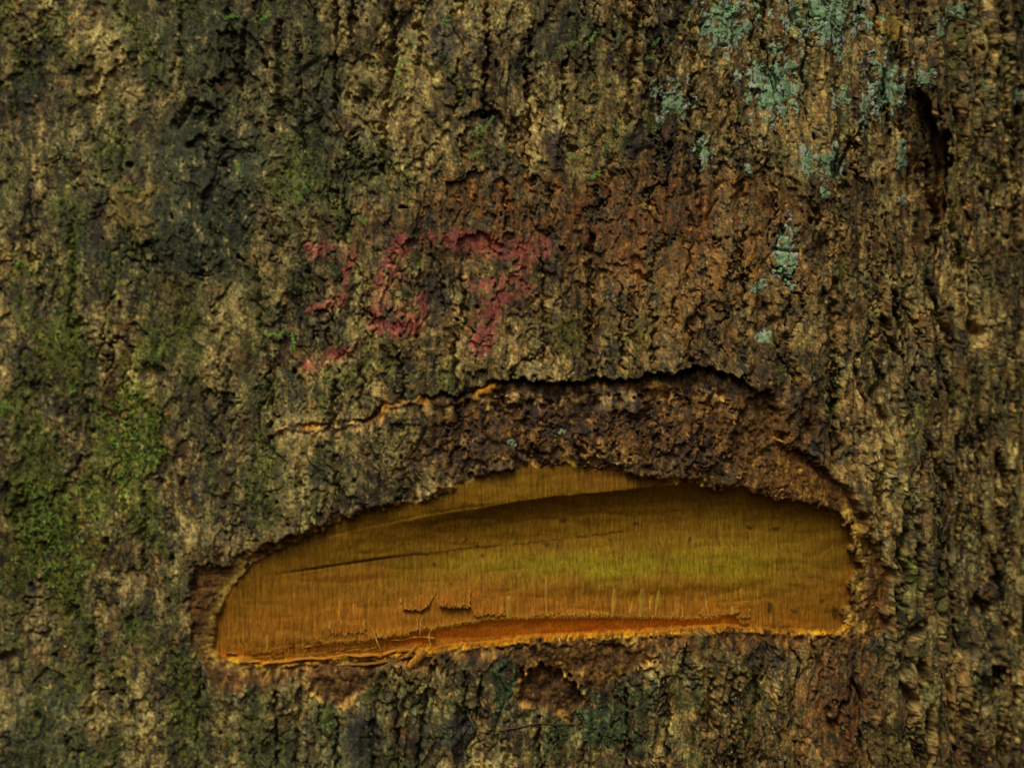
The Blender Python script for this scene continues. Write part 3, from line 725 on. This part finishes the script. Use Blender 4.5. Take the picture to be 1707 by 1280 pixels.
# ------------------------------------------------------------------ point on the bark
def surf(x, y):
    j = int(np.argmin(np.abs(PX1 - x))); i = int(np.argmin(np.abs(PY[:, j] - y)))
    return P[i, j], N[i, j], i, j
def base_frame(x, y):
    j = int(np.argmin(np.abs(PX1 - x))); i = int(np.argmin(np.abs(PY[:, j] - y)))
    n = np.array([nx_[j], ny_[j], 0.0]); t = np.array([-ny_[j], nx_[j], 0.0])
    o = np.array([cx_all[j], cy_all[j], zc[i] + Z0])
    return o, t, n, i, j
def at(x, y, hmm):
    """layout place + height above the undisturbed bark in mm -> world"""
    xx = np.interp(x, PX1[:NF], cx_all[:NF]); yy = np.interp(x, PX1[:NF], cy_all[:NF])
    j = int(np.argmin(np.abs(PX1[:NF] - x)))
    z = (640-y)/F*(yy+DIST) + Z0
    if hmm < 0: return np.array([xx - 0.10*hmm*MM, yy - 0.99*hmm*MM, z])
    return np.array([xx + nx_[j]*hmm*MM, yy + ny_[j]*hmm*MM, z])
def h_at(x, y):
    j = int(np.argmin(np.abs(PX1 - x))); i = int(np.argmin(np.abs(PY[:, j] - y)))
    return float(h[i, j])

class Acc:
    def __init__(s): s.v = []; s.f = []; s.c = []
    def tube(s, pts, radii, colr, sides=4):
        pts = [np.asarray(p, float) for p in pts]; b = len(s.v)
        for i, p in enumerate(pts):
            d = pts[min(i+1, len(pts)-1)] - pts[max(i-1, 0)]; d /= np.linalg.norm(d)+1e-12
            a = np.cross(d, (0.3, 0.9, 0.2)); a /= np.linalg.norm(a)+1e-12; e = np.cross(d, a)
            for k in range(sides):
                an = 2*math.pi*k/sides
                s.v.append(p + radii[i]*(math.cos(an)*a + math.sin(an)*e)); s.c.append(colr)
        for i in range(len(pts)-1):
            for k in range(sides):
                k2 = (k+1) % sides
                s.f.append((b+i*sides+k, b+i*sides+k2, b+(i+1)*sides+k2, b+(i+1)*sides+k))
    def quad(s, p, colr):
        b = len(s.v)
        for x in p: s.v.append(np.asarray(x, float)); s.c.append(colr)
        s.f.append((b, b+1, b+2, b+3))
    def build(s, name, mat, parent=None, smooth=True):
        c_ = np.array(s.c)
        if mat is MAT_WOOD: c_ = c_*np.array([.72, .58, .34])
        return mesh_np(name, np.array(s.v), np.array(s.f), c_, mat, parent, smooth)

# ------------------------------------------------------------------ splinters, flakes and fibres of the cut
def flake(outline, lift, sd):
    o_ = np.array(outline, float); x0, y0 = o_.min(0)-8; x1, y1 = o_.max(0)+12; yb = o_[:, 1].max(); yt_ = o_[:, 1].min()
    def fn(px, py, u, v, cc):
        a = perlin(u/5 + sd, v/40); b = perlin(u/1.6 + sd, v/30 + sd)
        d = sdist_poly(outline, (px + 1.2*perlin(u/9, v/9)).astype(np.float32), (py + 2.2*a + 1.6*b).astype(np.float32), 30)
        ramp = np.clip((py-yt_)/(yb-yt_), 0, 1)
        cl = cc*np.array([1.06, 1.0, .95])
        e = np.exp(-((d+1.5)/1.6)**2)*(ramp > .6); e = np.clip(e, 0, 1)[..., None]*0.6
        cl = cl*(1-e) + np.array([.50, .27, .04])*e
        under = ((d >= 0) & (ramp > .5))[..., None]
        cl = np.where(under, np.array([.32, .085, .008]), cl)  # wall below the lifted edge: its shade is painted into the colour
        return d < 0, 0.04 + lift*ramp**1.3*(1+.12*b), cl
    return film("wood_flake", x0, x1, y0, y1, 3, fn, MAT_WOOD, wood_ob)
flake([(726,982),(780,984),(779,1016),(752,1018),(726,1014)], 2.6, 1.3)
flake([(664,1008),(690,1000),(712,986),(724,982),(720,1000),(704,1016),(694,1024),(666,1022)], 2.0, 4.1)
flake([(784,982),(834,980),(838,1030),(786,1032)], 1.0, 7.7)
flake([(620,1058),(650,1050),(668,1056),(664,1066),(624,1068)], 1.2, 2.9)
flake([(540,1010),(600,1000),(604,1058),(545,1062)], .8, 5.5)
flake([(1170,1002),(1196,1000),(1200,1032),(1166,1032)], .9, 6.6)
flake([(1224,985),(1246,985),(1252,1036),(1218,1030)], .9, 8.2)
flake([(880,1000),(1010,1000),(1012,1030),(884,1032)], .5, 9.1)
def sliver(pts, w, lift, colr):
    a = Acc(); n = len(pts)
    for i, (x, y) in enumerate(pts):
        t_ = i/(n-1); ww = w*(math.sin(math.pi*min(1, 0.12+0.75*t_))**0.8)
        hh = h_at(x, y)
        cc = np.array(colr)*(0.85+0.3*random.random())
        for k_, (dx, dh) in enumerate(((-ww, -.15), (-ww*.35, lift*(0.5+.6*t_)), (ww*.4, lift*(0.5+.6*t_)), (ww, -.15))):
            a.v.append(at(x+dx, y, hh+dh)); a.c.append(tuple(cc))
    for i in range(n-1):
        for k_ in range(3): a.f.append((4*i+k_, 4*i+4+k_, 4*i+5+k_, 4*i+1+k_))
    return a.build("wood_sliver", MAT_WOOD, wood_ob)
for x, y0, y1, w, lean, cc in [(1072,984,1032,8,-4,(.56,.40,.08)),(1098,988,1032,5,-4,(.56,.40,.08)),(1086,996,1030,4,-3,(.6,.40,.08)),(1024,985,1032,6,-3,(.62,.38,.07)),(1053,1006,1032,4,-3,(.62,.38,.07)),
                               (1176,990,1030,3,3,(.62,.44,.10)),(1238,985,1040,9,-4,(.64,.33,.05)),(845,998,1034,6,-1,(.66,.44,.09)),(560,1006,1060,4,0,(.62,.36,.06)),(584,1010,1064,4,1,(.62,.36,.06)),
                               (908,965,1030,4,0,(.6,.38,.06)),(1180,1006,1034,11,0,(.66,.33,.05)),(1132,1000,1032,7,-2,(.6,.30,.05)),(662,1000,1010,3,0,(.6,.38,.07)),(440,1060,1100,4,3,(.64,.40,.07)),(470,1066,1096,5,-3,(.62,.34,.06))]:
    m = 9; sliver([(x + lean*(i/(m-1)) + random.uniform(-.5,.5), y0+(y1-y0)*i/(m-1)) for i in range(m)], w*0.9, 0.55, cc)

def fibre(pts, rad, colr, parent, name="wood_fibre", mat=MAT_WOOD):
    a = Acc(); n = len(pts)
    a.tube([at(x, y, hh) for x, y, hh in pts], [rad*(1-0.6*i/(n-1)) for i in range(n)], colr, 5)
    return a.build(name, mat, parent)
FC = (.80,.60,.22)
fibre([(637,1093,-1.5),(632,1078,0.5),(628,1068,0.0),(620,1056,-4),(613,1046,-6)], .00028, FC, wood_ob)
fibre([(696,1060,-5.5),(698,1048,-5),(697,1040,-6),(701,1030,-7)], .00026, FC, wood_ob)
fibre([(690,1056,-6),(693,1045,-5.5),(690,1034,-7)], .00022, FC, wood_ob)
fibre([(718,1078,0),(716,1070,.6),(714,1060,-1),(716,1052,-4),(724,1047,-6)], .00026, FC, wood_ob)
fibre([(1187,1035,-6.2),(1181,1026,-6),(1178,1014,-7),(1178,1004,-8.4)], .0003, FC, wood_ob)
fibre([(1139,1031,-6.6),(1138,1022,-7),(1136,1012,-8.5)], .00024, FC, wood_ob)
fibre([(1060,1060,-7),(1064,1046,-9),(1068,1036,-7)], .00024, (.64,.34,.07), wood_ob)

def fringe(line, step, lmin, lmax, up, seed, hoff=0.1):
    a = Acc(); rg_ = random.Random(seed); x = line[0][0]
    while x < line[-1][0]:
        y = float(curve(line, np.float32(x))) + rg_.uniform(-1.2, 1.2)
        hh = h_at(x, y - 2*up) + hoff
        L = rg_.uniform(lmin, lmax)*(2.2 if rg_.random() < .07 else 1); lean = rg_.uniform(-.45, .45)
        v_ = 0.75+0.5*rg_.random(); cc = (min(.8,.66*v_), .41*v_, .085*v_)
        p = [(x, y+up*1.5, hh-.25), (x+lean*L*.5, y-up*L*.5, hh+rg_.uniform(.1, .5)), (x+lean*L, y-up*L, hh+rg_.uniform(.1, .9))]
        a.tube([at(*k_) for k_ in p], [.00026, .0002, .00008], cc, 3)
        x += step*rg_.uniform(.3, 1.7)
    o = a.build("fibre_fringe", MAT_WOOD, wood_ob); o["kind"] = "stuff"; return o
fringe(STRIP_T[1:14], 1.5, 2.0, 5.5, 1, 1)
fringe([(372,1074),(430,1078),(500,1072),(560,1068),(640,1066)], 2.2, 3, 9, 1, 4)
fringe([(400,1092),(470,1090),(560,1086),(660,1080)], 2.2, 3, 9, 1, 5, .6)
fringe([(430,1100),(500,1096),(600,1092),(690,1084),(790,1074),(850,1070),(1000,1062),(1130,1053),(1232,1049),(1300,1052),(1410,1054)], 1.7, 1.5, 4.5, 1, 2, 1.2)
fringe([(728,1014),(777,1015)], 1.2, 1.2, 3.0, 1, 3, 2.2)

# two splinters torn along the lower lip
def splint(line, wid, hgt, colr, under):
    a = Acc(); n = 26; xs_ = np.linspace(line[0][0], line[-1][0], n)
    for i, x in enumerate(xs_):
        t_ = i/(n-1); y = float(curve(line, np.float32(x))); w = wid*math.sin(math.pi*(0.06+0.88*t_))**.6*(1+.35*random.uniform(-1,1) + .5*float(perlin(np.float32(x/23), np.float32(wid*3.3)))); y += 2.2*float(perlin(np.float32(x/31), np.float32(wid*1.7)))
        hh = hgt + .3*random.uniform(-1, 1)
        for dy, dh, cc in ((-w*.6, -1.8, colr), (-w*.15, .25, colr), (w*.35, .1, under), (w*.7, -2.0, under)):  # underside takes a darker wood tone, shade put into the colour
            a.v.append(at(x, y+dy, hh+dh)); a.c.append(tuple(np.array(cc)*(0.85+.3*random.random())))
    for i in range(n-1):
        for k_ in range(3): a.f.append((4*i+k_, 4*i+4+k_, 4*i+5+k_, 4*i+1+k_))
    return a.build("wood_splinter", MAT_WOOD, wood_ob)
splint([(438,1108),(500,1098),(560,1097),(640,1090),(690,1084)], 6, -.8, (.68,.36,.06), (.30,.12,.03))
splint([(560,1108),(640,1102),(720,1092)], 5, -.9, (.42,.24,.07), (.18,.09,.03))
rs_ = random.Random(31)
for q_ in range(22):
    x_ = rs_.uniform(365, 715); L_ = rs_.uniform(14, 62); y_ = float(curve([(360,1092),(430,1096),(500,1092),(600,1084),(720,1072)], np.float32(x_))) + rs_.uniform(-10, 14); sl_ = rs_.uniform(-.22, .05)
    k_ = rs_.uniform(.75, 1.15)
    splint([(x_, y_), (x_+L_*.5, y_+sl_*L_*.5+rs_.uniform(-1.5, 1.5)), (x_+L_, y_+sl_*L_)], rs_.uniform(2.0, 5.0), min(h_at(x_+L_*.5, y_), 0)+rs_.uniform(.3, 1.1), (.66*k_, .38*k_, .06*k_), (.36*k_, .15*k_, .03))
splint([(352,1118),(390,1118),(420,1112)], 4, -1.2, (.50,.28,.08), (.14,.07,.03))

# the loose chip hanging on the lip
def chip(p0, p1, w0, w1, h0, h1, th_, colr):
    a = Acc(); n = 9; d = np.array(p1, float)-np.array(p0, float); d /= np.linalg.norm(d); pr_ = np.array([-d[1], d[0]])
    for i in range(n):
        t_ = i/(n-1); c_ = np.array(p0)*(1-t_)+np.array(p1)*t_; w = w0+(w1-w0)*t_ + random.uniform(-.7, .7); hh = h0+(h1-h0)*t_
        for sgn, dh in ((-1, 0), (-.35, th_*.8), (.4, th_), (1, th_*.3), (.6, -th_*.8), (-.6, -th_*.8)):
            q_ = c_+pr_*w*sgn; a.v.append(at(q_[0], q_[1], hh+dh)); a.c.append(tuple(np.array(colr)*(.8+.4*random.random())))
    for i in range(n-1):
        for k_ in range(6): a.f.append((6*i+k_, 6*i+6+k_, 6*i+6+(k_+1) % 6, 6*i+(k_+1) % 6))
    for b in (0, 6*(n-1)):
        a.f.append((b, b+1, b+2, b+3)); a.f.append((b, b+3, b+4, b+5))
    return a
ch = chip((708,1082), (680,1110), 8, 5, 1.2, 2.6, .8, (.66,.37,.07)).build("wood_chip", MAT_WOOD, None, False)
tag(ch, "loose orange wood chip hanging from the lower lip of the cut", "wood chip")
ch = chip((694,1076), (676,1094), 4, 3, .6, 1.6, .5, (.56,.33,.08)).build("wood_chip", MAT_WOOD, None, False)
tag(ch, "thin brown wood splinter lying against the loose orange chip", "wood chip")

# ------------------------------------------------------------------ moss
moss = Acc(); rg_ = random.Random(5)
mw = np.clip(0.9*g1 + 0.5*g0 + 1.0*g1b + 0.9*g2, 0, 2)
mw = mw*((PX > -20) & (PX < 1725) & (PY > -20) & (PY < 1300))*(~is_wood)
wt = mw.ravel()**2; wt = wt/wt.sum()
pick = rng.choice(len(wt), 20000, p=wt)
ii, jj = np.unravel_index(pick, (NR, NC))
for i, j in zip(ii, jj):
    p = P[i, j]; n = N[i, j]
    d = n*0.55 + np.array([rg_.gauss(0, .5), rg_.gauss(0, .3), rg_.gauss(0.1, .6)]); d /= np.linalg.norm(d)
    L = rg_.uniform(.0006, .0019)*(1.35 if g1b[i, j] > .3 else 1); sd_ = np.cross(d, n); sd_ /= np.linalg.norm(sd_)+1e-9; w = L*rg_.uniform(.16, .3)
    v_ = rg_.uniform(.6, 1.4); base = (.085,.115,.028) if rg_.random() < .7 else (.06,.085,.04)
    if g1b[i, j] > .4: base = (.12,.20,.035)
    cc = tuple(np.array(base)*v_)
    b = p - n*.0002
    moss.quad((b-sd_*w*.5, b+d*L*.5-sd_*w, b+d*L, b+d*L*.45+sd_*w), cc)
o = moss.build("moss", MAT_MOSS, None, False)
tag(o, "dull green moss film spread over the bark", "moss", kind="stuff")

SPR = [(942,256,975,272,1.2),(983,300,998,288,1.0),(983,303,972,296,.8),(1004,262,1016,240,.6),(1058,98,1090,96,1.0),(1088,75,1100,60,.9),(975,78,992,60,1.0),(938,78,962,70,.8),(658,128,672,100,1.0),(668,104,674,112,.8),
       (685,80,678,60,.9),(730,38,752,34,1.1),(728,142,734,150,.8),(780,268,800,255,1.0),(788,225,800,212,1.1),(798,228,822,198,1.0),(838,240,848,262,1.1),(492,318,504,336,1.0),(500,300,512,322,1.1),(604,378,612,368,.9),(592,362,606,374,1.0),
       (586,300,600,290,.6),(272,578,262,600,1.1),(276,584,286,596,.9),(436,562,456,558,1.2),(484,556,488,590,1.3),(458,566,470,556,1.0),(10,676,22,678,1.2),(372,32,396,28,1.0),(450,24,430,40,1.1),(410,38,424,34,.9),(560,545,552,552,.6),
       (205,312,232,320,.9),(86,330,100,350,.8),(14,690,8,670,.8),(380,1212,390,1240,.8),(540,1205,552,1200,1.0),(1040,560,1046,572,.6),(60,60,80,52,.9),(390,270,402,292,.9)]
ZONE = [(430,475,550,570,"tiny bright moss sprig lying level beside the foot of the painted three"),(480,490,550,560,"tiny bright moss sprig hanging upright beside the foot of the painted three"),(550,570,540,550,"minute moss sprig between the strokes of the painted three"),
        (580,620,290,385,"tiny moss sprig just above the painted figure five"),(485,505,295,325,"tiny moss sprig on the green bark above the painted three"),(930,950,250,260,"longest bright moss sprig reaching over dark-stained bark"),(970,1010,255,310,"tiny moss sprig near the dark-stained bark above the rust-coloured patch"),
        (775,845,220,275,"tiny moss sprig beside dark-stained bark above the painted seven"),(1035,1045,555,565,"minute moss sprig above the upper crack"),(370,385,1205,1220,"tiny moss sprig below the left end of the cut"),(535,545,1200,1210,"tiny moss sprig below the brown scar under the cut"),
        (650,740,30,150,"tiny moss sprig beside the long vertical bark crack above the number"),(930,1095,60,100,"tiny moss sprig near the dull green lichen between two cracks"),(265,280,575,590,"tiny moss sprig on bare brown bark beside green film")]
SPG = "bright moss sprigs scattered over the bark"
for q_, (x0, y0, x1, y1, br) in enumerate(SPR):
    a = Acc(); p0, n0, _, _ = surf(x0, y0); p1, n1, _, _ = surf(x1, y1)
    n0 = np.array([0, -1.0, 0.1]); dv_ = p1-p0; L = np.linalg.norm(dv_); m = max(5, int(L/.0006))
    cc0 = np.array([.17, .33, .05])*br
    ctr = []
    for i in range(m):
        t_ = i/(m-1); ctr.append(p0*(1-t_)+p1*t_ + n0*(.0006+.0016*math.sin(math.pi*min(1, t_*.8))) + np.array([random.gauss(0,.00012), 0, random.gauss(0,.00012)]))
    ctr[0] = p0 - n0*.0003
    a.tube(ctr, [.00016]*m, tuple(cc0*.7), 4)
    d = dv_/L; sd_ = np.cross(d, n0); sd_ /= np.linalg.norm(sd_)
    for i in range(m):
        for s_ in (-1, 1):
            ll = random.uniform(.0007, .0014)*(1-.35*i/m); e = (sd_*s_*.85 + d*.45 + n0*random.uniform(-.1, .5)); e /= np.linalg.norm(e)
            w = ll*.28; b = ctr[i]; f_ = d
            a.quad((b-f_*w*.3, b+e*ll*.5-f_*w, b+e*ll, b+e*ll*.5+f_*w), tuple(cc0*random.uniform(.7, 1.35)))
    o = a.build("moss_sprig", MAT_MOSS, None, False)
    lab_ = next((t_ for (xa, xb, ya, yb, t_) in ZONE if xa <= x0 <= xb and ya <= y0 <= yb), "tiny bright green moss sprig clinging to the mossy bark away from cut and number")
    tag(o, lab_, "moss sprig", SPG)

# rootlets and threads
def root(pts, rad, colr, label):
    a = Acc(); m = 22; pp = np.array(pts, float); tt_ = np.linspace(0, len(pp)-1, m)
    ctr = []
    for t_ in tt_:
        x = np.interp(t_, range(len(pp)), pp[:, 0]); y = np.interp(t_, range(len(pp)), pp[:, 1]) + random.uniform(-.8, .8)
        p, n, i, j = surf(x, y); ctr.append(at(x, y, max(h_at(x, y), h_at(x-4, y), h_at(x+4, y)) + .25))
    a.tube(ctr, [rad*(1-.5*i/m) for i in range(m)], colr, 5)
    return tag(a.build("rootlet", MAT_ROOT), label, "rootlet")
root([(1610,602),(1630,580),(1650,562),(1672,550),(1692,548)], .00032, (.13,.045,.025), "thin reddish rootlet curving over the ridged bark beside the trunk's turning edge")
root([(830,1216),(860,1212),(900,1206),(930,1208),(985,1214)], .0004, (.10,.06,.04), "dark horizontal rootlet running just below the brown pit under the cut")
root([(1560,1120),(1585,1240),(1592,1275)], .0003, (.22,.17,.10), "pale thread-like rootlet hanging down the ridged bark below the dark slot")
